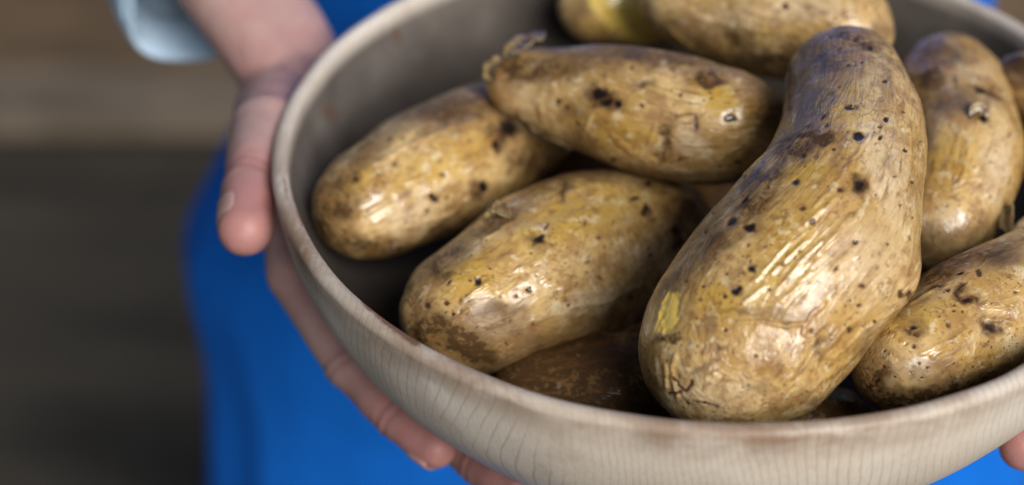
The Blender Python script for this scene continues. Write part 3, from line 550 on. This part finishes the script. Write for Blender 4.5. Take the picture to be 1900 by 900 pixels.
for m_ in mats_parts: bm.from_mesh(m_)
me = bpy.data.meshes.new('body'); bm.to_mesh(me); bm.free()
vc = np.empty(len(me.vertices)*3); me.vertices.foreach_get('co', vc); vc = vc.reshape(-1, 3); fl = np.zeros(len(vc))
for c0, r0 in FLUSH: fl = np.maximum(fl, 1-smoothstep(.4, 1.3, np.linalg.norm(vc-c0, axis=1)/r0))
vn = np.empty(len(vc)*3); me.vertices.foreach_get('normal', vn); vn = vn.reshape(-1, 3); dsp = np.zeros(len(vc)); crs = np.zeros(len(vc))
for p_, d_, r_ in CREASE:
    q_ = vc-p_; s_ = q_@d_; nearj = 1-smoothstep(1.15, 1.6, np.linalg.norm(q_, axis=1)/r_)
    g_ = (np.exp(-((s_-.0016)/.0009)**2)+np.exp(-((s_+.0020)/.0009)**2)*.8)*nearj; dsp -= .0006*g_; crs = np.maximum(crs, g_)
near_h = 1-smoothstep(.18, .24, np.linalg.norm(vc, axis=1)); dsp += fbm(vc, 90, 81, 2)*.00045*near_h
me.vertices.foreach_set('co', (vc+vn*dsp[:, None]).ravel()); me.update(); fattr(me, 'crease', crs)
fattr(me, 'flush', fl); obj('body', me, SKIN, person)
for tip, dr, nn, r, k_ in NAILS:
    sd_ = np.cross(dr, nn); r = r*(1.06 if k_ < -.5 else 1); G = []
    for i, u in enumerate(np.linspace(-1, 1, 15)):
        row = []
        for v in np.linspace(-1, 1, 13):
            w_ = .80*math.sqrt(max(0, 1-max(0, abs(u)-.35)**2*1.1)); a = v*w_*.95
            row.append(tip+dr*(r*k_+u*r*.60)+r*1.0*(nn*(math.cos(a)*1.0)+sd_*math.sin(a))*(1.06 if abs(v) < .95 else 1.0)-nn*r*.10*max(0, u)**2)
        G.append(row)
    G = np.array(G); G2 = G-nn*.0007; ring = np.concatenate([G, G2[:, ::-1]], 1); me = grid_mesh(ring)
    b2 = bmesh.new(); b2.from_mesh(me); bmesh.ops.holes_fill(b2, edges=b2.edges[:]); b2.to_mesh(me); b2.free(); obj('fingernail', me, NAIL, person)

# clothes: blue apron dress, as rings of an upright ellipse with soft folds
zs = np.linspace(-.92, .33, 150); th = np.linspace(0, 2*np.pi, 300, endpoint=False)
KZ = [-.92, -.62, -.48, -.36, -.29, -.235, -.18, -.12, 0, .15, .28, .33]
KA = [.320, .285, .266, .254, .262, .232, .203, .190, .186, .190, .180, .150]
KB = [.170, .160, .152, .142, .138, .130, .118, .116, .122, .130, .115, .100]
aa, bb = np.interp(zs, KZ, KA), np.interp(zs, KZ, KB)
for _ in range(6): aa[1:-1] = (aa[:-2]+aa[1:-1]+aa[2:])/3; bb[1:-1] = (bb[:-2]+bb[1:-1]+bb[2:])/3
fold = smoothstep(-.16, -.5, zs); Q = np.stack([np.cos(th)[None]*np.ones((150, 1))*3, np.sin(th)[None]*np.ones((150, 1))*3, zs[:, None]*np.ones((1, 300))*1.1], -1).reshape(-1, 3)
f1 = fbm(Q, .9, 40, 3).reshape(150, 300); rr_ = 1+f1*(.008+.028*fold[:, None])
X = np.stack([cx+aa[:, None]*np.cos(th)*rr_, .305+bb[:, None]*np.sin(th)*rr_, np.repeat(zs[:, None], 300, 1)], -1)
me = grid_mesh(X); o = obj('apron', me, BLUE, person); md = o.modifiers.new('thickness', 'SOLIDIFY'); md.thickness = .002
# apron waist tie
zt = np.linspace(-.205, -.175, 8); a2 = np.interp(zt, zs, aa)+.0035; b2_ = np.interp(zt, zs, bb)+.0035
X = np.stack([cx+a2[:, None]*np.cos(th), .305+b2_[:, None]*np.sin(th), np.repeat(zt[:, None], 300, 1)], -1)
# shirt sleeves with a rolled cuff
def sleeve(side):
    wrist, el = ARMS[side]; sh = np.array([-.215 if side < 0 else .115, .29, .36])
    d = (wrist-el); d /= np.linalg.norm(d)
    if side < 0: cc = at_depth(385, -20, .690); ax = d*.75-fwd*.35; ax /= np.linalg.norm(ax)
    else: cc = el+d*.10; ax = d
    pts = np.array([cc, cc-ax*.05+(el-cc)*.10, (cc+el)/2+np.array([0, .01, -.01]), el+np.array([0, .01, 0]), (el+sh)/2, sh]); rs = np.array([.0345, .037, .043, .052, .060, .068])
    T = np.linspace(0, len(pts)-1-1e-6, 90); S = catmull(pts, T); rr = catmull(np.c_[rs, rs, rs], T)[:, 0]; t = np.gradient(S, axis=0); t /= np.linalg.norm(t, axis=1, keepdims=True)
    N = np.array([0, 0, 1.0])[None]-t*t[:, 2:3]; N[np.linalg.norm(N, axis=1) < .2] = (0, -1, 0); N /= np.linalg.norm(N, axis=1, keepdims=True)
    for _ in range(12): N[1:-1] = (N[:-2]+N[1:-1]+N[2:])/3
    N -= t*(N*t).sum(1, keepdims=True); N /= np.linalg.norm(N, axis=1, keepdims=True); B = np.cross(t, N); p = np.linspace(0, 2*np.pi, 96, endpoint=False)
    X = S[:, None]+rr[:, None, None]*(np.cos(p)[None, :, None]*N[:, None]+np.sin(p)[None, :, None]*B[:, None])
    fw = X.reshape(-1, 3); f = fbm(fw, 28, 70, 3).reshape(90, 96); X = X+(X-S[:, None])*f[..., None]*.16*smoothstep(0, .1, np.linspace(0, 1, 90))[:, None, None]
    o = obj('shirt_sleeve', grid_mesh(X), DENIM, person); md = o.modifiers.new('thickness', 'SOLIDIFY'); md.thickness = .0012; md.offset = 1
    # cuff: a flattened roll of cloth round the opening
    c0, n0, b0, t0 = S[0], N[0], B[0], t[0]; v = np.linspace(0, 2*np.pi, 18, endpoint=False); rows = []
    for pp in np.linspace(0, 2*np.pi, 97)[:-1]:
        rad_ = np.cos(pp)*n0+np.sin(pp)*b0; wob = 1+.05*math.sin(pp*2+1)+.03*math.sin(pp*5)
        rows.append([c0+rad_*(.0352*wob+.0028*math.cos(a))+t0*(.010+.0135*math.sin(a)) for a in v])
    rows.append(rows[0]); o2 = obj('cuff', grid_mesh(np.array(rows)), DENIM); o2.parent = o; o2.matrix_parent_inverse = Matrix.Identity(4)
    return o
for s in (-1, 1): sleeve(s)
for s in (-1, 1):
    bm = bmesh.new(); chain(bm, [(cx+s*.085, .30, -.26), (cx+s*.09, .29, -.66), (cx+s*.09, .31, GZ+.10)], [.10, .072, .055]); obj('trouser_leg', remesh(bm, .006, 5), DARKCLOTH, person)
    bm = bmesh.new(); chain(bm, [(cx+s*.09, .325, GZ+.045), (cx+s*.092, .25, GZ+.045), (cx+s*.10, .145, GZ+.036)], [.044, .043, .036]); obj('shoe', remesh(bm, .004, 5), LEATHER, person)
